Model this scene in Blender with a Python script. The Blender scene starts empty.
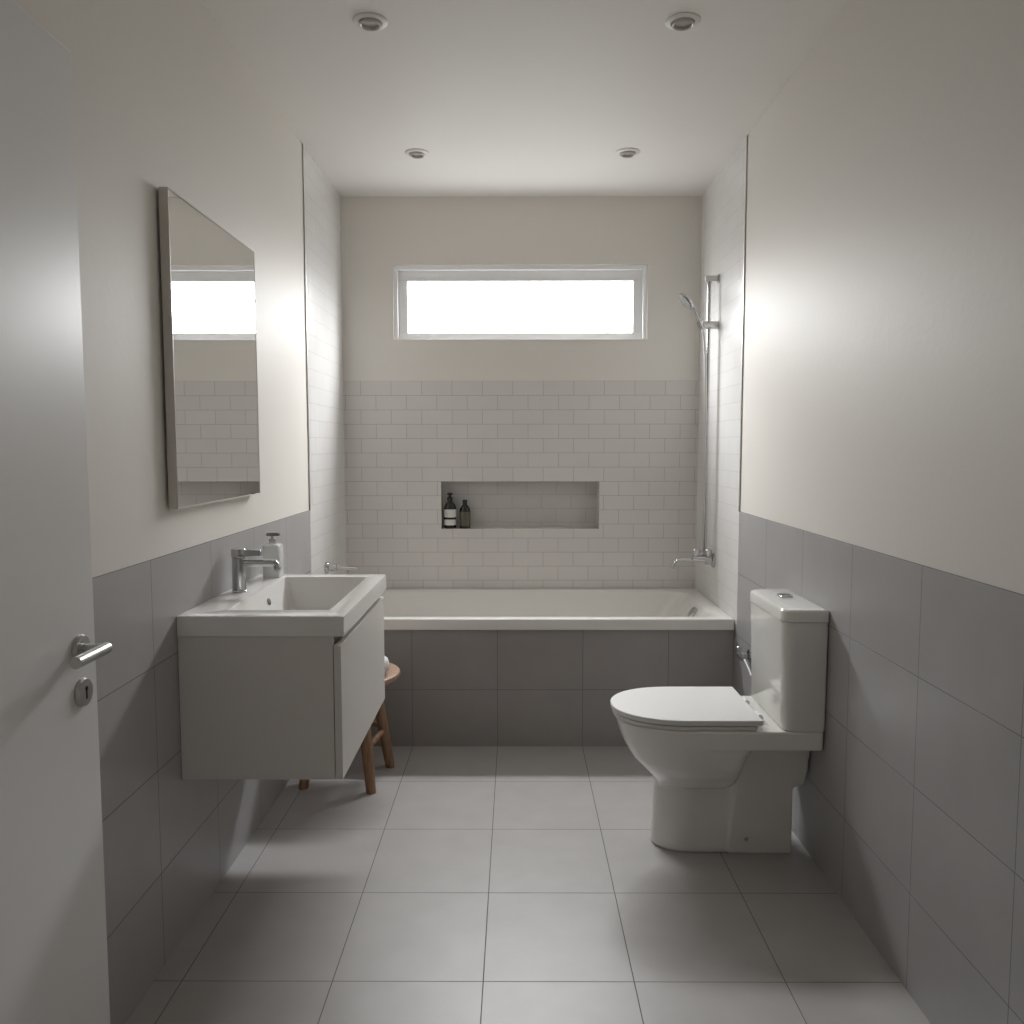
import bpy, bmesh, math
from mathutils import Vector, Matrix
PI = math.pi
SC = bpy.context.scene
COL = SC.collection

# ---------------------------------------------------------------- dimensions
XL, XR = -0.869, 0.920          # side walls
YF, YB = 3.494, 4.266           # bath front, far wall
YLT, YRT = 3.535, 3.455         # metal tile trims on the side walls
H = 2.508                       # ceiling
ZW = 1.009                      # top of grey wall tiling
ZS = 1.604                      # top of subway tiling on the far wall
YN = -0.6                       # wall behind the camera
GX, TX, GY, TY = -0.0787, 0.3616, 1.9167, 0.4004
WT, WH = 0.394, 0.258
SW, SH = 0.1535, 0.0723
RIM = 0.553
WD = 0.036                      # window reveal depth

# ---------------------------------------------------------------- materials
MATS = {}
def new_mat(name):
    m = bpy.data.materials.new(name); m.use_nodes = True
    nt = m.node_tree
    return m, nt, nt.nodes['Principled BSDF']

def plain(name, col, rough=0.5, metal=0.0, spec=0.5, bump=0.0, bscale=60, coat=0.0, mottle=0.0, mscale=8, trans=0.0):
    m, nt, b = new_mat(name)
    b.inputs['Base Color'].default_value = (*col, 1)
    b.inputs['Roughness'].default_value = rough
    b.inputs['Metallic'].default_value = metal
    b.inputs['Specular IOR Level'].default_value = spec
    b.inputs['Coat Weight'].default_value = coat
    b.inputs['Coat Roughness'].default_value = 0.08
    b.inputs['Transmission Weight'].default_value = trans
    tc = nt.nodes.new('ShaderNodeTexCoord')
    if bump > 0:
        n = nt.nodes.new('ShaderNodeTexNoise'); n.inputs['Scale'].default_value = bscale; n.inputs['Detail'].default_value = 4
        bp = nt.nodes.new('ShaderNodeBump'); bp.inputs['Strength'].default_value = bump; bp.inputs['Distance'].default_value = 0.004
        nt.links.new(tc.outputs['Object'], n.inputs['Vector'])
        nt.links.new(n.outputs['Fac'], bp.inputs['Height'])
        nt.links.new(bp.outputs['Normal'], b.inputs['Normal'])
    if mottle > 0:
        n2 = nt.nodes.new('ShaderNodeTexNoise'); n2.inputs['Scale'].default_value = mscale; n2.inputs['Detail'].default_value = 5
        mx = nt.nodes.new('ShaderNodeMix'); mx.data_type = 'RGBA'
        mx.inputs[6].default_value = (*[c * (1 - mottle) for c in col], 1)
        mx.inputs[7].default_value = (*[min(1, c * (1 + mottle)) for c in col], 1)
        nt.links.new(tc.outputs['Object'], n2.inputs['Vector'])
        nt.links.new(n2.outputs['Fac'], mx.inputs[0])
        nt.links.new(mx.outputs[2], b.inputs['Base Color'])
    MATS[name] = m
    return m

def tiled(name, u, v, u0, v0, w, h, grout, col, gcol, rough, offset=0.0, spec=0.5, bump=0.6, mottle=0.05, mscale=6, tbump=0.0, tscale=(40, 40, 40), grough=0.8):
    """grid of tiles: u, v name the axes of the surface; u0, v0 is one joint crossing"""
    m, nt, b = new_mat(name)
    L = nt.links.new; N = nt.nodes.new
    tc = N('ShaderNodeTexCoord'); sep = N('ShaderNodeSeparateXYZ'); L(tc.outputs['Object'], sep.inputs[0])
    def axis(a, o, step):
        k = N('ShaderNodeMath'); k.operation = 'ADD'; k.inputs[1].default_value = -o + 40 * step
        L(sep.outputs['XYZ'.index(a.upper())], k.inputs[0]); return k.outputs[0]
    cmb = N('ShaderNodeCombineXYZ'); L(axis(u, u0, w), cmb.inputs[0]); L(axis(v, v0, h), cmb.inputs[1])
    br = N('ShaderNodeTexBrick'); L(cmb.outputs[0], br.inputs['Vector'])
    br.offset = offset; br.offset_frequency = 2; br.squash = 1.0
    br.inputs['Scale'].default_value = 1.0
    br.inputs['Mortar Size'].default_value = grout
    br.inputs['Mortar Smooth'].default_value = 0.15
    br.inputs['Brick Width'].default_value = w
    br.inputs['Row Height'].default_value = h
    br.inputs['Bias'].default_value = 0.0
    br.inputs['Color1'].default_value = (*[c * 0.985 for c in col], 1)
    br.inputs['Color2'].default_value = (*[c * 1.015 for c in col], 1)
    br.inputs['Mortar'].default_value = (*gcol, 1)
    n = N('ShaderNodeTexNoise'); n.inputs['Scale'].default_value = mscale; n.inputs['Detail'].default_value = 6
    L(tc.outputs['Object'], n.inputs['Vector'])
    mr = N('ShaderNodeMapRange'); mr.inputs[1].default_value = 0.25; mr.inputs[2].default_value = 0.75
    mr.inputs[3].default_value = 1 - mottle; mr.inputs[4].default_value = 1 + mottle
    L(n.outputs['Fac'], mr.inputs[0])
    mul = N('ShaderNodeMix'); mul.data_type = 'RGBA'; mul.blend_type = 'MULTIPLY'; mul.inputs[0].default_value = 1
    L(br.outputs['Color'], mul.inputs[6]); L(mr.outputs[0], mul.inputs[7])
    L(mul.outputs[2], b.inputs['Base Color'])
    rr = N('ShaderNodeMapRange'); rr.inputs[3].default_value = rough; rr.inputs[4].default_value = grough
    L(br.outputs['Fac'], rr.inputs[0]); L(rr.outputs[0], b.inputs['Roughness'])
    b.inputs['Specular IOR Level'].default_value = spec
    inv = N('ShaderNodeMath'); inv.operation = 'SUBTRACT'; inv.inputs[0].default_value = 1; L(br.outputs['Fac'], inv.inputs[1])
    bp = N('ShaderNodeBump'); bp.inputs['Strength'].default_value = bump; bp.inputs['Distance'].default_value = 0.0015
    L(inv.outputs[0], bp.inputs['Height'])
    last = bp
    if tbump > 0:
        mp = N('ShaderNodeMapping'); mp.inputs['Scale'].default_value = tscale; L(tc.outputs['Object'], mp.inputs[0])
        n3 = N('ShaderNodeTexNoise'); n3.inputs['Scale'].default_value = 1; n3.inputs['Detail'].default_value = 5
        L(mp.outputs[0], n3.inputs['Vector'])
        b2 = N('ShaderNodeBump'); b2.inputs['Strength'].default_value = tbump; b2.inputs['Distance'].default_value = 0.002
        L(n3.outputs['Fac'], b2.inputs['Height']); L(bp.outputs[0], b2.inputs['Normal']); last = b2
    L(last.outputs[0], b.inputs['Normal'])
    MATS[name] = m
    return m

def wood(name, c1, c2):
    m, nt, b = new_mat(name); L = nt.links.new; N = nt.nodes.new
    tc = N('ShaderNodeTexCoord'); mp = N('ShaderNodeMapping'); mp.inputs['Scale'].default_value = (30, 30, 4)
    L(tc.outputs['Object'], mp.inputs[0])
    n = N('ShaderNodeTexNoise'); n.inputs['Scale'].default_value = 2.5; n.inputs['Detail'].default_value = 6; L(mp.outputs[0], n.inputs['Vector'])
    cr = N('ShaderNodeValToRGB'); cr.color_ramp.elements[0].position = 0.3; cr.color_ramp.elements[1].position = 0.7
    cr.color_ramp.elements[0].color = (*c1, 1); cr.color_ramp.elements[1].color = (*c2, 1)
    L(n.outputs['Fac'], cr.inputs[0]); L(cr.outputs[0], b.inputs['Base Color'])
    b.inputs['Roughness'].default_value = 0.45
    MATS[name] = m; return m

PAINT = plain('wall_paint', (0.765, 0.735, 0.685), rough=0.54, spec=0.36, bump=0.12, bscale=45)
CEIL = plain('ceiling_paint', (0.84, 0.825, 0.79), rough=0.55, spec=0.4, bump=0.05, bscale=45)
HALL = plain('rear_wall_paint', (0.80, 0.77, 0.72), rough=0.6, bump=0.05, bscale=45)
GREY_T = (0.385, 0.376, 0.378); GREY_G = (0.20, 0.19, 0.183)
TILE_R = tiled('grey_tile_right', 'y', 'z', 1.89, ZW, WT, WH, 0.0013, GREY_T, GREY_G, 0.40, spec=0.6, tbump=0.06, tscale=(60, 14, 60))
TILE_L = tiled('grey_tile_left', 'y', 'z', 1.9785, ZW, WT, WH, 0.0013, GREY_T, GREY_G, 0.40, spec=0.6, tbump=0.06, tscale=(60, 14, 60))
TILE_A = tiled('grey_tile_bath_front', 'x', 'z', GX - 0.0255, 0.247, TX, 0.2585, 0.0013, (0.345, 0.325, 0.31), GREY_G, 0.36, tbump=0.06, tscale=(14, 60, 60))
TILE_F = tiled('floor_tile', 'x', 'y', GX, GY, TX, TY, 0.0013, (0.46, 0.445, 0.435), (0.17, 0.16, 0.15), 0.38, tbump=0.10, tscale=(12, 60, 60), mottle=0.05, mscale=9)
WHITE_T = (0.72, 0.69, 0.665); WHITE_G = (0.40, 0.38, 0.36)
SUB_B = tiled('subway_tile_far', 'x', 'z', -0.7825, ZS, SW, SH, 0.0011, WHITE_T, WHITE_G, 0.18, offset=0.5, bump=0.35, mottle=0.02)
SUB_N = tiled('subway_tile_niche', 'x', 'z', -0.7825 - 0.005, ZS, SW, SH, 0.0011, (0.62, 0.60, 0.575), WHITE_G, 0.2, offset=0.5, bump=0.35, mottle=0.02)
SUB_S = tiled('subway_tile_side', 'y', 'z', YB, ZS, SW, SH, 0.0011, (0.77, 0.76, 0.75), (0.40, 0.39, 0.38), 0.26, offset=0.5, bump=0.2, grough=0.48, mottle=0.02)
CERAMIC = plain('white_ceramic', (0.83, 0.82, 0.79), rough=0.12, coat=0.3)
ACRYL = plain('bath_acrylic', (0.82, 0.81, 0.775), rough=0.16)
BASIN = plain('basin_ceramic', (0.86, 0.85, 0.83), rough=0.14, coat=0.2)
LACQ = plain('vanity_lacquer', (0.745, 0.72, 0.685), rough=0.38)
LACQ_SHADE = plain('vanity_recess_shade', (0.22, 0.21, 0.20), rough=0.6)  # lacquer darkened: the shadow in the grip gap is put into the colour
SEATM = plain('seat_plastic', (0.80, 0.80, 0.785), rough=0.42)
CHROME = plain('chrome', (0.56, 0.56, 0.56), rough=0.14, metal=1.0)
STEEL = plain('brushed_steel', (0.60, 0.59, 0.57), rough=0.30, metal=1.0)
ALU = plain('anodised_trim', (0.78, 0.78, 0.76), rough=0.35, metal=0.85)
MFRAME = plain('mirror_frame', (0.66, 0.63, 0.59), rough=0.45, metal=0.2)
MIRROR = plain('mirror_glass', (0.88, 0.88, 0.87), rough=0.0, metal=1.0)
DOORM = plain('door_lacquer', (0.735, 0.73, 0.72), rough=0.36, spec=0.8, bump=0.02, bscale=80)
UPVC = plain('window_frame_white', (0.86, 0.86, 0.86), rough=0.35)
AMBER = plain('dark_bottle_glass', (0.022, 0.020, 0.016), rough=0.12, spec=0.6)
OLIVE = plain('olive_bottle', (0.075, 0.070, 0.045), rough=0.25, spec=0.5)
BLACKP = plain('black_plastic', (0.012, 0.012, 0.012), rough=0.35)
LABEL = plain('paper_label', (0.72, 0.71, 0.68), rough=0.7)
LABEL2 = plain('olive_label', (0.12, 0.115, 0.08), rough=0.6)
WOOD = wood('stool_wood', (0.20, 0.105, 0.055), (0.34, 0.20, 0.115))
WOODS = wood('stool_seat_wood', (0.30, 0.185, 0.125), (0.44, 0.29, 0.20))
TOWEL = plain('towel_cotton', (0.84, 0.84, 0.83), rough=0.95, bump=0.8, bscale=220)
SOAP = plain('soap_bottle_glass', (0.88, 0.89, 0.88), rough=0.15, trans=0.25)
PUMP = plain('pump_steel', (0.22, 0.22, 0.21), rough=0.3, metal=0.8)
LAMPW = plain('lamp_white', (0.80, 0.785, 0.75), rough=0.35)
LAMPD = plain('lamp_glass', (0.50, 0.485, 0.44), rough=0.2)
DARK = plain('dark_opening', (0.015, 0.015, 0.015), rough=0.6)

m = bpy.data.materials.new('window_glass'); m.use_nodes = True
nt = m.node_tree; nt.nodes.clear()
o_ = nt.nodes.new('ShaderNodeOutputMaterial'); t_ = nt.nodes.new('ShaderNodeBsdfTransparent'); g_ = nt.nodes.new('ShaderNodeBsdfGlossy')
g_.inputs['Roughness'].default_value = 0.02; t_.inputs['Color'].default_value = (0.98, 0.98, 0.98, 1)
lf_ = nt.nodes.new('ShaderNodeLayerWeight'); pw_ = nt.nodes.new('ShaderNodeMath'); pw_.operation = 'POWER'; pw_.inputs[1].default_value = 5
nt.links.new(lf_.outputs['Facing'], pw_.inputs[0])      # thin sheet of glass: Schlick reflectance
lw = nt.nodes.new('ShaderNodeMapRange'); lw.inputs[3].default_value = 0.04; lw.inputs[4].default_value = 1.0
nt.links.new(pw_.outputs[0], lw.inputs[0])
mx_ = nt.nodes.new('ShaderNodeMixShader')
nt.links.new(lw.outputs[0], mx_.inputs[0]); nt.links.new(t_.outputs[0], mx_.inputs[1]); nt.links.new(g_.outputs[0], mx_.inputs[2])
nt.links.new(mx_.outputs[0], o_.inputs[0]); PANE = m

# ---------------------------------------------------------------- mesh helpers
WORLD = {}                                     # where each thing stands
def B(): return bmesh.new()

def link(o, parent=None):
    COL.objects.link(o)
    if parent is not None: o.parent = parent
    return o

def obj(name, bm, mats, parent=None, bevel=0.0, seg=3, angle=35, smooth=True):
    bmesh.ops.remove_doubles(bm, verts=bm.verts, dist=1e-6)
    bmesh.ops.recalc_face_normals(bm, faces=bm.faces)
    me = bpy.data.meshes.new(name); bm.to_mesh(me); bm.free()
    if not isinstance(mats, (list, tuple)): mats = [mats]
    for mm in mats: me.materials.append(mm)
    if smooth:
        me.polygons.foreach_set('use_smooth', [True] * len(me.polygons))
        me.set_sharp_from_angle(angle=math.radians(angle))
    o = bpy.data.objects.new(name, me)
    link(o, parent)
    if parent is not None:                     # keep the mesh in its thing's own space
        off = WORLD.get(parent.name, Vector())
        me.transform(Matrix.Translation(-off)); WORLD[o.name] = off
    if bevel > 0:
        md = o.modifiers.new('bevel', 'BEVEL'); md.width = bevel; md.segments = seg
        md.limit_method = 'ANGLE'; md.angle_limit = math.radians(40); md.harden_normals = False
    return o

def thing(name, label, cat, loc, group=None):
    o = bpy.data.objects.new(name, None); link(o)
    o.empty_display_size = 0.05
    o.location = loc; o['label'] = label; o['category'] = cat; WORLD[o.name] = Vector(loc)
    if group: o['group'] = group
    return o

def tag(o, label, cat, group=None):
    o['label'] = label; o['category'] = cat
    if group: o['group'] = group
    return o

def struct(name, bm, mats, label, cat, **k):
    o = obj(name, bm, mats, **k); o['kind'] = 'structure'; o['label'] = label; o['category'] = cat
    return o

def box(bm, x0, x1, y0, y1, z0, z1, mi=0):
    vs = [bm.verts.new((x, y, z)) for x in (x0, x1) for y in (y0, y1) for z in (z0, z1)]
    fs = [(0, 1, 3, 2), (4, 6, 7, 5), (0, 4, 5, 1), (2, 3, 7, 6), (0, 2, 6, 4), (1, 5, 7, 3)]
    for f in fs: bm.faces.new([vs[i] for i in f]).material_index = mi

def loft(bm, loops, cap0=True, cap1=True, mi=0):
    rings = [[bm.verts.new(p) for p in l] for l in loops]
    n = len(rings[0])
    for a, b in zip(rings, rings[1:]):
        for i in range(n):
            bm.faces.new((a[i], a[(i + 1) % n], b[(i + 1) % n], b[i])).material_index = mi
    if cap0: bm.faces.new(rings[0][::-1]).material_index = mi
    if cap1: bm.faces.new(rings[-1]).material_index = mi

def frame_of(d):
    d = Vector(d).normalized()
    a = Vector((0, 0, 1)) if abs(d.z) < 0.9 else Vector((1, 0, 0))
    u = d.cross(a).normalized(); v = d.cross(u).normalized()
    return u, v

def ring(c, u, v, r, n=24):
    c = Vector(c)
    return [tuple(c + u * (r * math.cos(2 * PI * i / n)) + v * (r * math.sin(2 * PI * i / n))) for i in range(n)]

def cyl(bm, p0, p1, r0, r1=None, n=24, mi=0):
    r1 = r0 if r1 is None else r1
    u, v = frame_of(Vector(p1) - Vector(p0))
    loft(bm, [ring(p0, u, v, r0, n), ring(p1, u, v, r1, n)], mi=mi)

def lathe(bm, prof, c, axis=(0, 0, 1), n=32, mi=0):
    """prof: (radius, height along axis) from start to end"""
    ax = Vector(axis).normalized(); u, v = frame_of(ax); c = Vector(c)
    loops = [ring(c + ax * h, u, v, max(r, 1e-4), n) for r, h in prof]
    loft(bm, loops, mi=mi)

def tube(bm, pts, r, n=14, mi=0):
    pts = [Vector(p) for p in pts]
    t0 = (pts[1] - pts[0]).normalized(); u, v = frame_of(t0); loops = []
    for i, p in enumerate(pts):
        if i == 0: t = t0
        elif i == len(pts) - 1: t = (pts[i] - pts[i - 1]).normalized()
        else: t = ((pts[i + 1] - p).normalized() + (p - pts[i - 1]).normalized()).normalized()
        u = (u - t * u.dot(t)).normalized(); v = t.cross(u)
        rr = r[i] if isinstance(r, (list, tuple)) else r
        loops.append(ring(p, u, v, rr, n))
    loft(bm, loops, mi=mi)

def bez(pts, n=12):
    """Catmull-Rom through points"""
    P = [Vector(p) for p in pts]; P = [2 * P[0] - P[1]] + P + [2 * P[-1] - P[-2]]; out = []
    for i in range(1, len(P) - 2):
        a, b, c, d = P[i - 1:i + 3]
        for k in range(n):
            t = k / n
            out.append(0.5 * ((2 * b) + (c - a) * t + (2 * a - 5 * b + 4 * c - d) * t * t + (3 * b - a - 3 * c + d) * t ** 3))
    out.append(P[-2]); return out

def rrect(x0, x1, y0, y1, z, r, n=8):
    """rounded rectangle loop in the xy plane; r is one radius or four (x1y1, x0y1, x0y0, x1y0)"""
    rs = r if isinstance(r, (list, tuple)) else (r,) * 4
    pts = []
    for (sx, sy, a0), rr in zip(((1, 1, 0), (-1, 1, 90), (-1, -1, 180), (1, -1, 270)), rs):
        rr = max(rr, 1e-4)
        cx = (x1 - rr) if sx > 0 else (x0 + rr); cy = (y1 - rr) if sy > 0 else (y0 + rr)
        for i in range(n + 1):
            a = math.radians(a0 + 90 * i / n)
            pts.append((cx + rr * math.cos(a), cy + rr * math.sin(a), z))
    return pts

def dshape(xf, xb, w, lf, z, yc, rb=0.02, nf=28, nb=5, p=2.15):
    """plan of a toilet bowl or seat: rounded front at xf, squarer back at xb, half width w"""
    xm = xf + lf; pts = []
    for i in range(nf + 1):                    # front from +w round to -w
        a = PI / 2 + PI * i / nf
        ca, sa = math.cos(a), math.sin(a)
        pts.append((xm + lf * math.copysign(abs(ca) ** (2 / p), ca), yc + w * math.copysign(abs(sa) ** (2 / p), sa), z))
    for (cy, a0) in ((yc - w + rb, 270), (yc + w - rb, 0)):
        for i in range(nb + 1):
            a = math.radians(a0 + 90 * i / nb)
            pts.append((xb - rb + rb * math.cos(a), cy + rb * math.sin(a), z))
    return pts

# ================================================================ THE SETTING
T = 0.15
bm = B(); box(bm, XL - T, XR + T, YN - T, YB + WD + 0.036, -0.1, 0.0)
struct('floor', bm, TILE_F, 'pale grey square floor tiles with thin dark joints', 'floor', smooth=False)
bm = B(); box(bm, XL - T, XR + T, YN - T, YB + WD + 0.036, H, H + 0.1)
struct('ceiling', bm, CEIL, 'off white painted ceiling with four recessed lights', 'ceiling', smooth=False)

def side_wall(name, xin, s, ytrim, tile, label):
    bm = B(); e = 0.003
    def slab(y0, y1, z0, z1, off, mi):
        a, b = xin - s * off, xin + s * T
        box(bm, min(a, b), max(a, b), y0, y1, z0, z1, mi)
    slab(YN, ytrim, ZW, H, -e, 0)              # paint
    slab(YN, ytrim, 0, ZW, 0, 1)               # grey tiling
    slab(ytrim, YF + 0.01, 0, RIM - 0.02, 0, 1) if ytrim < YF else None
    slab(ytrim, YF + 0.01, RIM - 0.02, H, 0, 2) if ytrim < YF else None
    slab(max(ytrim, YF + 0.01), YB + WD + 0.036, 0, H, 0, 2)     # white alcove tiling
    return struct(name, bm, [PAINT, tile, SUB_S], label, 'wall', smooth=False)
side_wall('wall_left', XL, -1, YLT, TILE_L, 'left wall: cream paint over grey tiles, white tiles in the bath alcove')
side_wall('wall_right', XR, 1, YRT, TILE_R, 'right wall: cream paint over grey tiles, white tiles in the bath alcove')

# far wall with the window opening and the niche
WX0, WX1, WZ0, WZ1 = -0.612, 0.657, 1.810, 2.177
NX0, NX1, NZ0, NZ1, ND = -0.380, 0.424, 0.856, 1.098, 0.105
bm = B(); Y2 = YB + WD + 0.036
box(bm, XL, XR, YB, Y2, WZ1, H, 0)
box(bm, XL, WX0, YB, Y2, WZ0, WZ1, 0); box(bm, WX1, XR, YB, Y2, WZ0, WZ1, 0)
box(bm, XL, XR, YB, Y2, ZS, WZ0, 0)
box(bm, XL, XR, YB - 0.002, Y2, NZ1, ZS, 1)
box(bm, XL, NX0, YB - 0.002, Y2, NZ0, NZ1, 1); box(bm, NX1, XR, YB - 0.002, Y2, NZ0, NZ1, 1)
box(bm, XL, XR, YB - 0.002, Y2, 0, NZ0, 1)
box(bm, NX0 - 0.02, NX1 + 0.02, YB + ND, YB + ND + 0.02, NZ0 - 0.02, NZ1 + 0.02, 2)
for (x0, x1, z0, z1) in ((NX0 - 0.02, NX0, NZ0, NZ1), (NX1, NX1 + 0.02, NZ0, NZ1), (NX0 - 0.02, NX1 + 0.02, NZ0 - 0.02, NZ0), (NX0 - 0.02, NX1 + 0.02, NZ1, NZ1 + 0.02)):
    box(bm, x0, x1, Y2, YB + ND, z0, z1, 1)
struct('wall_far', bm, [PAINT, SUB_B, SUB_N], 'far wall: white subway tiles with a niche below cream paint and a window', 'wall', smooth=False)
bm = B(); box(bm, XL - T, XR + T, YN - T, YN, 0, H)
struct('wall_near', bm, HALL, 'painted wall behind the camera', 'wall', smooth=False)

# vertical metal tile trims
for i, (x, s, y) in enumerate(((XL, 1, YLT), (XR, -1, YRT))):
    bm = B(); x1 = x + s * 0.003
    box(bm, min(x, x1), max(x, x1), y - 0.008, y + 0.003, ZW if s > 0 else ZW, H - 0.0005)
    struct('trim_%d' % (i + 1), bm, ALU, ('left' if s > 0 else 'right') + ' vertical grey metal strip where white alcove tiles meet the paint', 'trim', bevel=0.001, seg=2)

# window: frame, sash, pane
yw0 = YB + WD
bm = B(); ft, fs_, fb_ = 0.022, 0.020, 0.006          # casing seen at the top, sides, bottom
for (x0, x1, z0, z1) in ((WX0, WX1, WZ1 - ft, WZ1), (WX0, WX1, WZ0, WZ0 + fb_), (WX0, WX0 + fs_, WZ0 + fb_, WZ1 - ft), (WX1 - fs_, WX1, WZ0 + fb_, WZ1 - ft)):
    box(bm, x0, x1, YB + 0.012, yw0 + 0.034, z0, z1)
win = struct('window_1', bm, UPVC, 'narrow horizontal window with a white frame and bright white sky behind', 'window', bevel=0.002, seg=2)
bm = B(); st_, ss, sb_ = 0.050, 0.046, 0.032
X0, X1, Z0, Z1 = WX0 + fs_, WX1 - fs_, WZ0 + fb_, WZ1 - ft
for (x0, x1, z0, z1) in ((X0, X1, Z1 - st_, Z1), (X0, X1, Z0, Z0 + sb_), (X0, X0 + ss, Z0 + sb_, Z1 - st_), (X1 - ss, X1, Z0 + sb_, Z1 - st_)):
    box(bm, x0, x1, yw0 + 0.004, yw0 + 0.028, z0, z1)
obj('window_sash', bm, UPVC, win, bevel=0.002, seg=2)
bm = B(); box(bm, X0 + ss - 0.002, X1 - ss + 0.002, yw0 + 0.018, yw0 + 0.024, Z0 + sb_ - 0.002, Z1 - st_ + 0.002)
obj('window_pane', bm, PANE, win, smooth=False)

# door: flush leaf opened flat against the left wall
DX, DY0, DY1, DZ = -0.790, 0.750, 1.550, 1.978
bm = B(); box(bm, DX - 0.038, DX, DY0, DY1, 0.006, DZ)
door = struct('door_1', bm, DOORM, 'plain white flush door standing open against the left wall', 'door', bevel=0.002, seg=2)
hy, hz, kz = 1.491, 0.914, 0.833
bm = B()
lathe(bm, [(0.026, 0), (0.0265, 0.004), (0.024, 0.0085), (0.010, 0.009)], (DX, hy, hz), (1, 0, 0), 40)
rose = obj('handle_rose', bm, STEEL, door)
bm = B()
tube(bm, [(DX + 0.008, hy, hz), (DX + 0.036, hy, hz)], 0.0095, 20)
cyl(bm, (DX + 0.046, hy + 0.010, hz), (DX + 0.046, hy - 0.100, hz), 0.0105, n=24)
tube(bm, [(DX + 0.034, hy, hz), (DX + 0.047, hy, hz)], 0.0098, 20)
obj('door_handle', bm, STEEL, door, bevel=0.001, seg=2)
bm = B()
lathe(bm, [(0.026, 0), (0.0265, 0.004), (0.024, 0.0085), (0.010, 0.009)], (DX, hy + 0.003, kz), (1, 0, 0), 40)
key = obj('keyhole_rose', bm, STEEL, door)
bm = B()
cyl(bm, (DX + 0.0085, hy + 0.003, kz + 0.007), (DX + 0.0096, hy + 0.003, kz + 0.007), 0.0045, n=16)
box(bm, DX + 0.0085, DX + 0.0096, hy + 0.0005, hy + 0.0055, kz - 0.012, kz + 0.007)
obj('keyhole', bm, DARK, key)

# ================================================================ DOWNLIGHTS
LIGHTS = [((-0.422, 2.54), 'recessed ceiling light nearest the camera on the left, above the mirror side'),
          ((0.486, 2.545), 'recessed ceiling light nearest the camera on the right, above the toilet'),
          ((-0.416, 3.64), 'far left recessed ceiling light above the bathtub, left of the window'),
          ((0.471, 3.637), 'far right recessed ceiling light above the bathtub, near the shower')]
proto = None
def dup(root, loc, label):
    r = root.copy(); COL.objects.link(r); r.location = loc; r['label'] = label
    for ch in list(root.children):
        c = ch.copy(); COL.objects.link(c); c.parent = r
        for g in list(ch.children):
            d = g.copy(); COL.objects.link(d); d.parent = c
    return r
for (x, y), lab in LIGHTS:
    if proto is None:
        proto = thing('ceiling_downlight', lab, 'ceiling light', (x, y, H), 'recessed downlights in the ceiling')
        c = (x, y, H)
        bm = B()     # outer trim ring with a shallow step and open middle
        u, v = Vector((1, 0, 0)), Vector((0, 1, 0)); n = 48
        prof = [(0.050, 0.0), (0.0505, -0.0035), (0.047, -0.006), (0.036, -0.007), (0.033, -0.0045), (0.032, -0.0008)]
        loft(bm, [ring((x, y, H + h), u, v, r, n) for r, h in prof], cap0=False, cap1=False)
        obj('trim_ring', bm, LAMPW, proto)
        bm = B()     # tilting inner ring
        prof = [(0.0315, -0.001), (0.0315, -0.012), (0.029, -0.015), (0.0255, -0.013), (0.0245, -0.004)]
        loft(bm, [ring((x, y, H + h), u, v, r, n) for r, h in prof], cap0=False, cap1=False)
        obj('gimbal_ring', bm, plain('gimbal_satin', (0.58, 0.565, 0.53), rough=0.35, metal=0.4), proto)
        bm = B()
        lathe(bm, [(0.0244, -0.002), (0.0244, -0.0045), (0.012, -0.007), (0.001, -0.0075)], (x, y, H), (0, 0, 1), 32)
        obj('lamp_lens', bm, LAMPD, proto)
    else:
        dup(proto, (x, y, H), lab)

# ================================================================ MIRROR
my0, my1, mz0, mz1, mt = 2.085, 2.762, 1.122, 1.905, 0.025
mir = thing('wall_mirror', 'tall rectangular mirror with slim grey frame on the left wall above the basin', 'mirror', (XL + 0.003, (my0 + my1) / 2, mz0))
bm = B(); x0, x1 = XL + 0.0035, XL + mt + 0.002; f = 0.0035
for (y0, y1, z0, z1) in ((my0, my1, mz0, mz0 + f), (my0, my1, mz1 - f, mz1), (my0, my0 + f, mz0 + f, mz1 - f), (my1 - f, my1, mz0 + f, mz1 - f)):
    box(bm, x0, x1, y0, y1, z0, z1)
obj('mirror_frame', bm, MFRAME, mir, bevel=0.0008, seg=2)
bm = B(); box(bm, x0 + 0.001, x1 - 0.0015, my0 + f, my1 - f, mz0 + f, mz1 - f)
obj('mirror_glass', bm, MIRROR, mir, smooth=False)

# ================================================================ BATH
tub = thing('bathtub', 'white built-in bathtub filling the alcove below the window', 'bathtub', (0.0255, (YF + YB) / 2, 0))
bm = B(); g = 0.002
x0, x1, y0, y1 = XL + g, XR - g, YF - 0.012, YB - 0.004
ix0, ix1, iy0, iy1 = XL + 0.06, XR - 0.075, YF + 0.052, YB - 0.085
L_ = []
L_.append(rrect(x0, x1, y0, y1, RIM - 0.046, 0.004))
L_.append(rrect(x0, x1, y0, y1, RIM - 0.006, 0.006))
L_.append(rrect(x0 + .002, x1 - .002, y0 + .002, y1 - .002, RIM - 0.002, 0.006))
L_.append(rrect(x0 + .006, x1 - .006, y0 + .006, y1 - .006, RIM, 0.008))
L_.append(rrect(ix0 - .012, ix1 + .012, iy0 - .012, iy1 + .012, RIM, 0.11))
L_.append(rrect(ix0 - .003, ix1 + .003, iy0 - .003, iy1 + .003, RIM - 0.004, 0.105))
L_.append(rrect(ix0, ix1, iy0, iy1, RIM - 0.014, 0.10))
L_.append(rrect(ix0 + .05, ix1 - .075, iy0 + .012, iy1 - .012, RIM - 0.12, 0.10))
L_.append(rrect(ix0 + .13, ix1 - .17, iy0 + .030, iy1 - .030, RIM - 0.30, 0.11))
L_.append(rrect(ix0 + .17, ix1 - .21, iy0 + .05, iy1 - .05, RIM - 0.37, 0.11))
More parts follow.
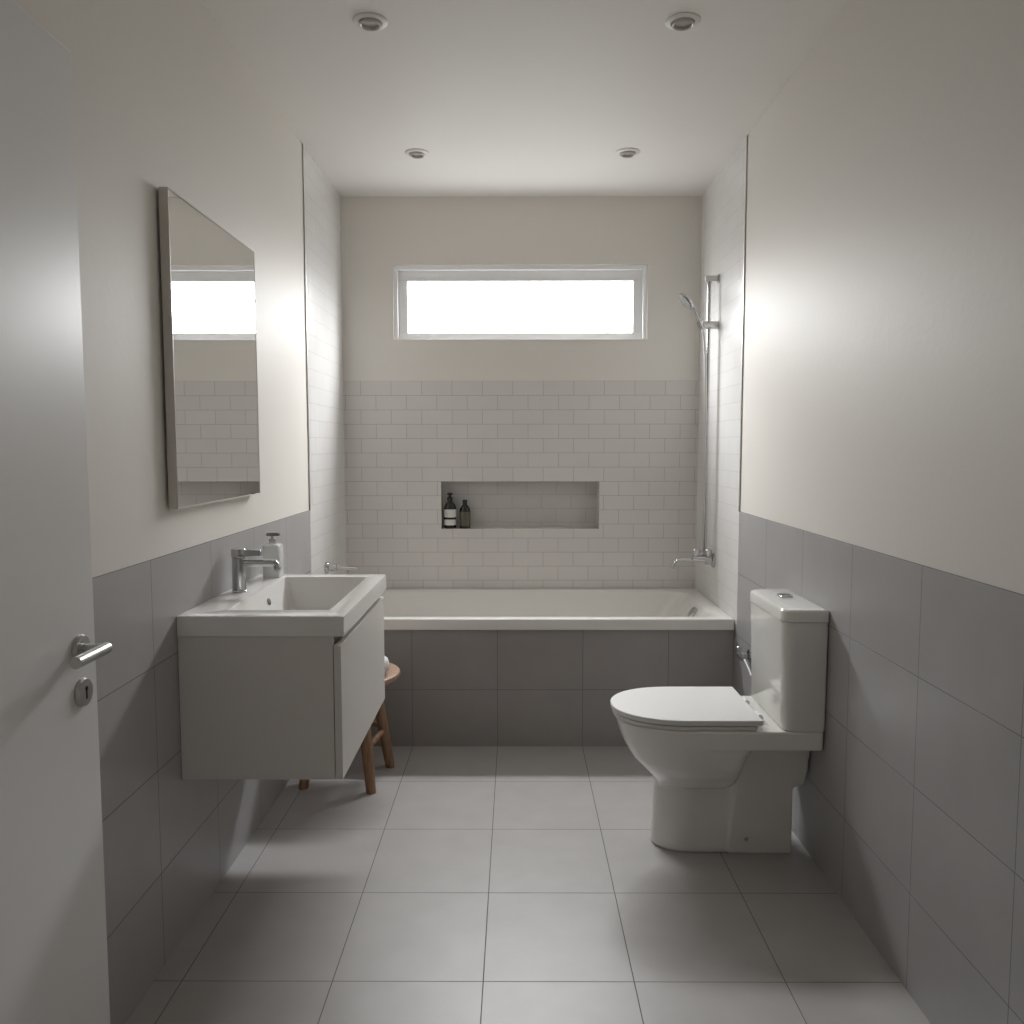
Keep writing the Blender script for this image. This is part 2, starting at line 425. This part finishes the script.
L_.append(rrect(ix0 + .24, ix1 - .28, iy0 + .10, iy1 - .10, RIM - 0.395, 0.10))
loft(bm, L_, cap0=False, cap1=True)
obj('tub_shell', bm, ACRYL, tub, angle=50)
bm = B()
ov = Vector((XR - 0.103, 3.83, 0.507)); nx = Vector((-0.82, 0, 0.57)).normalized()
lathe(bm, [(0.030, -0.006), (0.031, 0.006), (0.028, 0.013), (0.019, 0.015), (0.001, 0.015)], ov, nx, 32)
obj('overflow_cover', bm, CHROME, tub)
bm = B(); lathe(bm, [(0.035, 0), (0.035, 0.003), (0.022, 0.006), (0.001, 0.006)], (XR - 0.45, 3.87, RIM - 0.396), (0, 0, 1), 32)
obj('drain', bm, CHROME, tub)

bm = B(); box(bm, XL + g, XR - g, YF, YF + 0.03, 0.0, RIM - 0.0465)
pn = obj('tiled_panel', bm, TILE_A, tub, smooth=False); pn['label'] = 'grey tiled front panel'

# ================================================================ VANITY
vy0, vy1, vx1, vt, vb = 2.115, 2.822, -0.440, 0.845, 0.793
van = thing('vanity_cabinet', 'wall-hung off-white vanity cabinet with one drawer front, under the basin', 'cabinet', (XL + 0.001, (vy0 + vy1) / 2, 0.415))
cx1 = -0.470
bm = B()
x0 = XL + 0.001
box(bm, x0, cx1, vy0 + 0.003, vy0 + 0.019, 0.415, vb - 0.0015)
box(bm, x0, cx1, vy1 - 0.019, vy1 - 0.003, 0.415, vb - 0.0015)
box(bm, x0, cx1, vy0 + 0.019, vy1 - 0.019, 0.415, 0.431)
box(bm, x0, x0 + 0.016, vy0 + 0.019, vy1 - 0.019, 0.431, vb - 0.0015)
obj('cabinet_body', bm, LACQ, van, bevel=0.0008, seg=2)
bm = B(); box(bm, cx1 - 0.016, cx1 - 0.006, vy0 + 0.019, vy1 - 0.019, 0.72, vb - 0.0015)  # strip behind the grip gap, coloured dark as its shadow
obj('grip_recess_shade', bm, LACQ_SHADE, van)
bm = B(); box(bm, cx1 + 0.002, cx1 + 0.021, vy0 + 0.003, vy1 - 0.003, 0.4155, 0.769)
obj('drawer_front', bm, LACQ, van, bevel=0.001, seg=2)

sink = thing('washbasin', 'white rectangular ceramic washbasin slab on top of the vanity cabinet', 'washbasin', (XL + 0.001, (vy0 + vy1) / 2, vb))
bm = B(); x1 = vx1; y0, y1 = vy0, vy1
bx0, bx1, by0, by1 = -0.768, -0.497, vy0 + 0.088, vy1 - 0.052
L_ = [rrect(bx0 + .035, bx1 - .03, by0 + .03, by1 - .03, vt - .122, .02), rrect(bx0 - .005, bx1 + .003, by0 - .005, by1 + .005, vb, .02), rrect(x0, x1, y0, y1, vb, (0.003, .001, .001, .003)),
      rrect(x0, x1, y0, y1, vt - 0.003, (0.004, .001, .001, .004)),
      rrect(x0, x1 - .001, y0 + .001, y1 - .001, vt - 0.001, (0.004, .001, .001, .004)),
      rrect(x0, x1 - .003, y0 + .003, y1 - .003, vt, (0.004, .001, .001, .004)),
      rrect(bx0 - .004, bx1 + .004, by0 - .004, by1 + .004, vt, 0.012),
      rrect(bx0 - .001, bx1 + .001, by0 - .001, by1 + .001, vt - .0015, 0.012),
      rrect(bx0, bx1, by0, by1, vt - .004, 0.012),
      rrect(bx0 + .022, bx1 - .012, by0 + .015, by1 - .025, vt - .095, 0.015),
      rrect(bx0 + .028, bx1 - .020, by0 + .025, by1 - .035, vt - .108, 0.015),
      rrect(bx0 + .045, bx1 - .04, by0 + .045, by1 - .055, vt - .112, 0.015)]
loft(bm, L_)
obj('basin_slab', bm, BASIN, sink, angle=40)
bm = B(); ovn = Vector((0.97, 0, 0.22)).normalized(); oc = Vector((bx0 + 0.010, 2.545, vt - 0.042))
lathe(bm, [(0.011, -0.002), (0.011, 0.002), (0.009, 0.003), (0.001, 0.003)], oc, ovn, 24)
obj('overflow_hole', bm, PUMP, sink)
bm = B(); lathe(bm, [(0.022, 0), (0.022, 0.004), (0.016, 0.006), (0.001, 0.006)], (-0.63, 2.40, vt - .112), (0, 0, 1), 24)
obj('drain', bm, CHROME, sink)

# faucet
fx, fy = -0.826, 2.480
fau = thing('basin_faucet', 'chrome single-lever mixer tap standing on the washbasin', 'faucet', (fx, fy, vt))
bm = B()
lathe(bm, [(0.0225, 0.0005), (0.0225, 0.004), (0.0205, 0.006), (0.020, 0.101), (0.0185, 0.103)], (fx, fy, vt), (0, 0, 1), 40)
obj('faucet_body', bm, CHROME, fau)
bm = B()
pts = [(fx + 0.005, fy, vt + 0.086), (fx + 0.06, fy, vt + 0.0865), (fx + 0.098, fy, vt + 0.087), (fx + 0.108, fy, vt + 0.086), (fx + 0.114, fy, vt + 0.080), (fx + 0.115, fy, vt + 0.070)]
tube(bm, pts, 0.0105, 20)
sp = obj('spout', bm, CHROME, fau)
bm = B(); cyl(bm, (fx + 0.115, fy, vt + 0.071), (fx + 0.115, fy, vt + 0.064), 0.0098, n=20)
obj('aerator', bm, STEEL, sp)
bm = B()
lathe(bm, [(0.019, 0.104), (0.0215, 0.105), (0.0215, 0.127), (0.020, 0.130), (0.001, 0.1305)], (fx, fy, vt), (0, 0, 1), 40)
loft(bm, [[(fx + 0.015, fy - 0.012, vt + 0.106), (fx + 0.015, fy + 0.012, vt + 0.106), (fx + 0.015, fy + 0.012, vt + 0.1275), (fx + 0.015, fy - 0.012, vt + 0.1275)],
          [(fx + 0.068, fy - 0.010, vt + 0.108), (fx + 0.068, fy + 0.010, vt + 0.108), (fx + 0.068, fy + 0.010, vt + 0.126), (fx + 0.068, fy - 0.010, vt + 0.126)]])
obj('lever', bm, CHROME, fau, bevel=0.0015, seg=2)

# soap dispenser
sx, sy = -0.806, 2.764
so = thing('soap_dispenser', 'clear square soap bottle with dark pump on the far corner of the washbasin', 'soap dispenser', (sx, sy, vt))
bm = B(); w = 0.0285
loft(bm, [rrect(sx - w + .002, sx + w - .002, sy - w + .002, sy + w - .002, vt + 0.0005, 0.006), rrect(sx - w, sx + w, sy - w, sy + w, vt + 0.004, 0.008),
          rrect(sx - w, sx + w, sy - w, sy + w, vt + 0.104, 0.008), rrect(sx - w + .003, sx + w - .003, sy - w + .003, sy + w - .003, vt + 0.109, 0.008),
          rrect(sx - .013, sx + .013, sy - .013, sy + .013, vt + 0.112, 0.012), rrect(sx - .012, sx + .012, sy - .012, sy + .012, vt + 0.118, 0.012)])
obj('bottle', bm, SOAP, so)
bm = B()
lathe(bm, [(0.013, 0.1185), (0.013, 0.128), (0.006, 0.130), (0.005, 0.137)], (sx, sy, vt), (0, 0, 1), 24)
obj('pump_collar', bm, STEEL, so)
bm = B()
loft(bm, [rrect(sx - .020, sx + .024, sy - .008, sy + .008, vt + 0.1375, 0.006), rrect(sx - .020, sx + .026, sy - .008, sy + .008, vt + 0.145, 0.006), rrect(sx - .017, sx + .020, sy - .006, sy + .006, vt + 0.148, 0.005)])
obj('pump_head', bm, PUMP, so)

# ================================================================ TOILET
yc = 2.624; yp = 2.640; zd = 0.430
wc = thing('toilet', 'white close-coupled toilet with closed lid standing at the right wall', 'toilet', (0.62, yc, 0))
bm = B()
secs = [(0.205, .452, .670, .064, .10), (0.220, .444, .678, .088, .12), (0.240, .428, .682, .114, .14), (0.268, .400, .686, .138, .16), (0.30, .370, .690, .157, .18),
        (0.345, .344, .70, .172, .20), (0.374, .331, .72, .182, .21), (0.40, .322, .77, .186, .21), (zd, .312, .78, .187, .21)]
loft(bm, [dshape(a, b, w, lf, z, yc, 0.03) for z, a, b, w, lf in secs])
secs = [(0.0, .440, .76, .083, .12), (0.012, .437, .76, .085, .12), (0.08, .441, .76, .078, .12), (0.20, .444, .76, .070, .11), (0.29, .452, .74, .066, .11)]
loft(bm, [dshape(a, b, w, lf, z, yp, 0.02) for z, a, b, w, lf in secs])
prof = [(.668, 0), (.867, 0), (.866, .212), (.900, .224), (.910, .262), (.916, .33), (.918, .39), (.722, .39), (.700, .30), (.684, .2), (.672, .1)]
hw = 0.088
loft(bm, [[(x, yp - hw, z) for x, z in prof], [(x, yp + hw, z) for x, z in prof]])
loft(bm, [rrect(.56, .918, yc - .187, yc + .187, zd - .058, (.015, .03, .03, .015)), rrect(.56, .918, yc - .187, yc + .187, zd, (.015, .03, .03, .015))])
me_o = obj('toilet_pan', bm, CERAMIC, wc, angle=60)
md = me_o.modifiers.new('remesh', 'REMESH'); md.mode = 'VOXEL'; md.voxel_size = 0.0042; md.use_smooth_shade = True
md = me_o.modifiers.new('smooth', 'SMOOTH'); md.factor = 0.5; md.iterations = 7
bm = B()
cyl(bm, (.722, yp - hw - 0.0035, 0.047), (.722, yp - hw + 0.004, 0.047), 0.006, n=16)
obj('bolt_cap', bm, STEEL, wc)
bm = B()          # seat ring
o0 = dshape(.309, .720, .174, .21, zd + .001, yc, .006); o1 = dshape(.307, .722, .176, .21, zd + .013, yc, .006)
i1 = dshape(.36, .64, .105, .17, zd + .013, yc, .04); i0 = dshape(.355, .645, .11, .17, zd + .001, yc, .04)
loft(bm, [o0, o1, i1, i0, o0], cap0=False, cap1=False)
obj('seat', bm, SEATM, wc, bevel=0.0015, seg=2)
bm = B()          # lid
loft(bm, [dshape(.305, .734, .178, .22, zd + .0165, yc, .004), dshape(.3025, .736, .180, .22, zd + .020, yc, .004), dshape(.3025, .736, .180, .22, zd + .0305, yc, .004),
          dshape(.3045, .735, .1785, .22, zd + .0325, yc, .004), dshape(.34, .70, .140, .20, zd + .0340, yc, .01)])
obj('lid', bm, SEATM, wc, angle=35)
for s in (-1, 1):
    bm = B(); cyl(bm, (.751, yc + s * .075 - .02, zd + .014), (.751, yc + s * .075 + .02, zd + .014), .0095, n=20); cyl(bm, (.751, yc + s * .075, zd - .001), (.751, yc + s * .075, zd + .012), .010, n=20)
    obj('hinge', bm, SEATM, wc)
bm = B()          # cistern
ty0, ty1 = 2.434, 2.812; tb = 0.9185
loft(bm, [rrect(0.798, tb, ty0 + .006, ty1 - .006, zd + .001, (.008, .035, .035, .008)), rrect(0.794, tb, ty0 + .004, ty1 - .004, zd + .006, (.008, .035, .035, .008)),
          rrect(0.789, tb, ty0 + .001, ty1 - .001, .63, (.008, .035, .035, .008)), rrect(0.787, tb, ty0, ty1, .760, (.008, .035, .035, .008))])
cis = obj('cistern', bm, CERAMIC, wc, angle=50)
bm = B(); e = .0035
loft(bm, [rrect(0.787 - e, tb + .001, ty0 - e, ty1 + e, .7625, (.008, .037, .037, .008)), rrect(0.787 - e, tb + .001, ty0 - e, ty1 + e, .789, (.008, .037, .037, .008)),
          rrect(0.787 + .001, tb, ty0 + .001, ty1 - .001, .7955, (.008, .034, .034, .008)), rrect(0.787 + .010, tb - .006, ty0 + .010, ty1 - .010, .798, (.008, .03, .03, .008))])
cl = obj('cistern_lid', bm, CERAMIC, wc, angle=50)
bm = B()
loft(bm, [rrect(.840, .880, 2.632, 2.692, .798, .012), rrect(.840, .880, 2.632, 2.692, .802, .012), rrect(.842, .878, 2.634, 2.690, .804, .011)])
fb = obj('flush_button', bm, CHROME, cl)
bm = B(); box(bm, .8425, .8775, 2.6605, 2.6615, .8020, .8046)
obj('button_gap', bm, DARK, fb)

# stop valve and supply hose by the bath
sv = thing('stop_valve', 'small chrome angle valve on the right wall between bath panel and toilet', 'valve', (XR, 3.30, 0.46))
bm = B(); lathe(bm, [(0.024, 0), (0.024, 0.004), (0.012, 0.009), (0.008, 0.010), (0.008, 0.036)], (XR - 0.0005, 3.255, 0.455), (-1, 0, 0), 24)
cyl(bm, (XR - 0.038, 3.285, 0.455), (XR - 0.038, 3.19, 0.455), 0.0105, n=20)
obj('valve_body', bm, CHROME, sv)
bm = B(); lathe(bm, [(0.005, 0), (0.005, 0.008), (0.010, 0.010), (0.0105, 0.022), (0.008, 0.024)], (XR - 0.038, 3.270, 0.465), (0, 0, 1), 12)
obj('valve_knob', bm, STEEL, sv)
bm = B(); tube(bm, bez([(XR - 0.038, 3.192, 0.455), (XR - 0.040, 3.13, 0.440), (XR - 0.045, 3.04, 0.425), (XR - 0.050, 2.94, 0.46), (XR - 0.050, 2.875, 0.56), (XR - 0.050, 2.845, 0.62), (XR - 0.050, 2.818, 0.634)], 8), 0.0055, 12)
obj('supply_hose', bm, plain('braided_hose', (0.42, 0.42, 0.41), rough=0.5, metal=0.5), sv)

# ================================================================ SHOWER
RX, RY = 0.879, 3.885
sh = thing('shower_rail_set', 'chrome shower rail with hand shower and bath mixer on the right alcove wall', 'shower', (XR, RY, 0.80))
bm = B(); cyl(bm, (RX, RY, 0.800), (RX, RY, 2.030), 0.0088, n=20)
obj('riser_pipe', bm, CHROME, sh)
bm = B()
box(bm, RX - 0.020, XR - 0.0005, RY - 0.010, RY + 0.010, 2.020, 2.046); box(bm, XR - 0.006, XR - 0.0005, RY - 0.016, RY + 0.016, 2.014, 2.052)
obj('top_bracket', bm, STEEL, sh, bevel=0.002, seg=2)
bm = B(); zs = 1.826
cyl(bm, (RX - 0.030, RY, zs), (RX + 0.030, RY, zs), 0.0175, n=24); cyl(bm, (RX + 0.026, RY, zs), (XR - 0.0005, RY, zs), 0.019, n=24)
cyl(bm, (RX, RY, zs - 0.018), (RX, RY, zs + 0.018), 0.013, n=24)
obj('slider_bracket', bm, STEEL, sh, bevel=0.001, seg=2)
hs = Vector((RX - 0.040, RY - 0.012, zs))
bm = B()
lathe(bm, [(0.008, -0.018), (0.0125, -0.016), (0.0125, 0.016), (0.009, 0.018)], hs, Vector((-0.40, -0.10, 0.80)), 20)
obj('handset_holder', bm, CHROME, sh)
hd = Vector((RX - 0.108, RY - 0.020, 1.930)); ax = Vector((-0.76, -0.10, -0.66)).normalized()
back = hd - ax * 0.008
bm = B()
tube(bm, [hs + Vector((0.008, 0, -0.020)), hs, hs * 0.5 + (back + Vector((0.030, 0, -0.036))) * 0.5, back + Vector((0.030, 0, -0.036)), back + Vector((0.016, 0, -0.018))], [0.0075, 0.0075, 0.0065, 0.0065, 0.009], 16)
hnd = obj('handset_handle', bm, CHROME, sh)
bm = B(); lathe(bm, [(0.010, -0.016), (0.034, -0.010), (0.044, -0.002), (0.045, 0.004), (0.043, 0.007), (0.001, 0.0072)], hd, ax, 40)
head = obj('shower_head', bm, CHROME, sh)
bm = B(); lathe(bm, [(0.038, 0.0068), (0.038, 0.0085), (0.001, 0.0088)], hd, ax, 40)
obj('spray_face', bm, plain('spray_plate', (0.20, 0.20, 0.19), rough=0.5), head)
bm = B()
tube(bm, bez([hs + Vector((0.010, 0, -0.022)), (RX - 0.020, RY - 0.010, 1.74), (RX - 0.012, RY - 0.013, 1.55), (RX - 0.010, RY - 0.013, 1.2), (RX - 0.011, RY - 0.013, 0.95), (RX - 0.014, RY - 0.012, 0.815), (RX - 0.022, RY - 0.006, 0.782)], 10), 0.0052, 12)
obj('shower_hose', bm, STEEL, sh)

MZ = 0.752
mx = sh
bm = B(); lathe(bm, [(0.034, 0), (0.034, 0.006), (0.028, 0.012), (0.020, 0.014), (0.020, 0.040)], (XR - 0.0005, RY - 0.01, MZ - 0.005), (-1, 0, 0), 32)
cyl(bm, (XR - 0.030, RY - 0.01, MZ), (XR - 0.100, RY - 0.01, MZ + 0.006), 0.018, 0.015, n=28)
cyl(bm, (RX, RY, MZ), (RX, RY, 0.802), 0.0115, n=20)
obj('mixer_body', bm, CHROME, mx)
bm = B()
tube(bm, bez([(XR - 0.095, RY - 0.01, MZ - 0.002), (0.775, RY - 0.02, MZ + 0.001), (0.748, RY - 0.025, MZ - 0.004), (0.728, RY - 0.027, MZ - 0.022), (0.722, RY - 0.028, MZ - 0.040)], 8), 0.0085, 16)
obj('spout', bm, CHROME, mx)
for (dx, dy) in ((XR - 0.085, -0.014), (XR - 0.028, -0.016)):
    bm = B(); p = (dx, RY + dy, MZ + 0.014)
    lathe(bm, [(0.008, 0), (0.008, 0.010), (0.015, 0.012), (0.016, 0.032), (0.012, 0.036), (0.001, 0.036)], p, (0, -0.2, 1), 10)
    obj('tap_knob', bm, STEEL, mx)

# chrome bar on the left alcove wall
lb = thing('wall_bar', 'short chrome bar sticking out of the left alcove wall above the bathtub', 'wall bar', (XL, 3.80, 0.724))
bm = B(); lathe(bm, [(0.027, 0), (0.027, 0.010), (0.024, 0.016), (0.018, 0.018), (0.017, 0.050)], (XL + 0.0005, 3.80, 0.724), (1, 0, 0), 28)
obj('wall_flange', bm, CHROME, lb)
bm = B(); tube(bm, [(XL + 0.030, 3.80, 0.724), (XL + 0.10, 3.80, 0.722), (XL + 0.146, 3.80, 0.720)], [0.0095, 0.0085, 0.0080], 18)
obj('bar_rod', bm, CHROME, lb)

# ================================================================ NICHE BOTTLES
def bottle(name, label, x, y, r, zsh, ztop, m_body, m_lab, bands):
    t = thing(name, label, 'bottle', (x, y, NZ0), 'bottles in the wall niche')
    z = zsh - NZ0
    bm = B()
    lathe(bm, [(r - .003, .0006), (r, .004), (r, z), (r * .93, z + .010), (r * .62, z + .024), (r * .42, z + .030), (r * .40, z + .040)], (x, y, NZ0), n=32)
    obj('bottle_body', bm, m_body, t)
    bm = B(); h = ztop - NZ0
    lathe(bm, [(r * .47, z + .0405), (r * .47, z + .052), (r * .30, z + .054), (r * .26, h - .012), (r * .45, h - .011), (r * .45, h - .002), (r * .3, h)], (x, y, NZ0), n=24)
    obj('bottle_cap', bm, BLACKP, t)
    for a, b in bands:
        bm = B(); u, v = Vector((1, 0, 0)), Vector((0, 1, 0)); n = 32; rings = []
        for zz in (a, b):
            rings.append([(x + (r + .0005) * math.cos(PI * 1.5 + (i / n - .5) * PI * 1.25), y + (r + .0005) * math.sin(PI * 1.5 + (i / n - .5) * PI * 1.25), NZ0 + zz) for i in range(n + 1)])
        va = [bm.verts.new(p) for p in rings[0]]; vb_ = [bm.verts.new(p) for p in rings[1]]
        for i in range(n): bm.faces.new((va[i], va[i + 1], vb_[i + 1], vb_[i]))
        obj('label_band', bm, m_lab, t)
bottle('toiletry_bottle', 'taller black bottle with two white label bands, leftmost in the niche', -0.3385, YB + 0.042, 0.0312, 0.963, 1.038, AMBER, LABEL, [(.017, .046), (.057, .098)])
bottle('toiletry_bottle', 'shorter olive brown bottle standing right of the taller one in the niche', -0.262, YB + 0.042, 0.0278, 0.947, 1.003, AMBER, LABEL2, [(.012, .086)])

# ================================================================ STOOL and TOWEL
sc_ = Vector((-0.650, 3.160, 0)); ST = 0.418; SR = 0.205
st = thing('wooden_stool', 'round wooden stool with splayed legs half hidden behind the vanity', 'stool', (sc_.x, sc_.y, 0))
bm = B(); lathe(bm, [(SR - .03, ST - .032), (SR - .008, ST - .026), (SR, ST - .014), (SR - .002, ST - .004), (SR - .010, ST), (SR - .05, ST - .004), (.001, ST - .006)], sc_, n=56)
obj('seat', bm, WOODS, st)
feet = [Vector((-0.536, 3.015, 0)), Vector((-0.503, 3.266, 0)), Vector((-0.764, 3.309, 0)), Vector((-0.797, 3.055, 0))]
tops = []
for f in feet:
    d = f - sc_; tp = sc_ + d * 0.62 + Vector((0, 0, ST - .028)); tops.append(tp)
    bm = B(); ext = 0.0
    u = Vector((1, 0, 0)); v = Vector((0, 1, 0))
    loft(bm, [ring(f + (tp - f) * k, u, v, r, 18) for k, r in ((0, .0185), (0.4, .0215), (0.8, .0215), (1, .0195))])
    obj('leg', bm, WOOD, st)
for a, b, k in ((0, 1, .40), (1, 2, .46), (2, 3, .40), (3, 0, .46)):
    p = feet[a] + (tops[a] - feet[a]) * k; q = feet[b] + (tops[b] - feet[b]) * k
    d = (q - p).normalized() * 0.0
    bm = B(); tube(bm, [p + d, (p + q) / 2, q - d], [.0095, .0115, .0095], 14)
    obj('stretcher', bm, WOOD, st)
bm = B()          # rolled towel
tc_ = Vector((-0.575, 3.10, ST + 0.034))
ax = Vector((1, 0.35, 0)).normalized(); side = Vector((-ax.y, ax.x, 0))
loops = []
for k, r in ((-.11, .012), (-.108, .026), (-.10, .033), (0, .035), (.085, .033), (.093, .026), (.095, .012)):
    loops.append([tuple(tc_ + ax * k + side * (r * 1.15 * math.cos(2 * PI * i / 28)) + Vector((0, 0, r * math.sin(2 * PI * i / 28)))) for i in range(28)])
loft(bm, loops)
# the loose outer edge of the roll
e0 = [tuple(tc_ + ax * k + side * (-.037 * math.cos(a)) + Vector((0, 0, .0375 * math.sin(a)))) for k in (-.10, .085) for a in (0.2,)]
tag(obj('rolled_towel', bm, TOWEL, angle=60), 'rolled white towel lying on the wooden stool behind the vanity', 'towel')

# ================================================================ WORLD, CAMERA
SKY, GROUND = 19.0, 0.42
w = bpy.data.worlds.new('overcast_sky'); SC.world = w; w.use_nodes = True
nt = w.node_tree; bg = nt.nodes['Background']; L = nt.links.new
tc = nt.nodes.new('ShaderNodeTexCoord'); sp3 = nt.nodes.new('ShaderNodeSeparateXYZ'); L(tc.outputs['Generated'], sp3.inputs[0])
up_ = nt.nodes.new('ShaderNodeMapRange'); up_.inputs[1].default_value = 0; up_.inputs[2].default_value = 1
up_.inputs[3].default_value = 1.0; up_.inputs[4].default_value = 7.0          # overcast sky: brighter overhead
L(sp3.outputs[2], up_.inputs[0])
dn = nt.nodes.new('ShaderNodeMapRange'); dn.inputs[1].default_value = -0.16; dn.inputs[2].default_value = 0.0
dn.inputs[3].default_value = GROUND; dn.inputs[4].default_value = 1.0         # dimmer ground below the horizon
L(sp3.outputs[2], dn.inputs[0])
ml = nt.nodes.new('ShaderNodeMath'); ml.operation = 'MULTIPLY'; L(up_.outputs[0], ml.inputs[0]); L(dn.outputs[0], ml.inputs[1])
ms = nt.nodes.new('ShaderNodeMath'); ms.operation = 'MULTIPLY'; ms.inputs[1].default_value = SKY; L(ml.outputs[0], ms.inputs[0])
bg.inputs[0].default_value = (0.975, 0.985, 1.0, 1); L(ms.outputs[0], bg.inputs[1])
pl = bpy.data.lights.new('window_portal', 'AREA'); pl.shape = 'RECTANGLE'; pl.size = WX1 - WX0; pl.size_y = WZ1 - WZ0
pl.cycles.is_portal = True
po = bpy.data.objects.new('window_portal', pl); COL.objects.link(po)
po.location = ((WX0 + WX1) / 2, yw0 + 0.040, (WZ0 + WZ1) / 2); po.rotation_euler = (-PI / 2, 0, 0)   # daylight enters towards the room

f_, p_, r_, yw = 840.0, 0.0790273, -0.00081836, -0.0046165
cp, sp_, cr, sr, cy, sy_ = math.cos(p_), math.sin(p_), math.cos(r_), math.sin(r_), math.cos(yw), math.sin(yw)
def tow(xx, y, z): return Vector((xx * cy + y * sy_, -xx * sy_ + y * cy, z))
fwd = tow(0, cp, -sp_); right = tow(cr, sr * sp_, sr * cp); up = tow(-sr, cr * sp_, cr * cp)
cam = bpy.data.cameras.new('camera'); co = bpy.data.objects.new('camera', cam); COL.objects.link(co)
cam.sensor_fit = 'HORIZONTAL'; cam.sensor_width = 36; cam.lens = f_ / 1024 * 36; cam.clip_start = 0.02
M = Matrix((right, up, -fwd)).transposed().to_4x4(); M.translation = (0, 0, 1.28)
co.matrix_world = M
SC.camera = co

SC.view_settings.view_transform = 'Standard'; SC.view_settings.look = 'None'
SC.view_settings.gamma = 1.0; SC.view_settings.use_curve_mapping = False
SC.view_settings.exposure = -0.38
SC.cycles.max_bounces = 14; SC.cycles.diffuse_bounces = 10; SC.cycles.glossy_bounces = 6; SC.cycles.transmission_bounces = 8
SC.cycles.sample_clamp_indirect = 6.0
SC.cycles.caustics_reflective = True
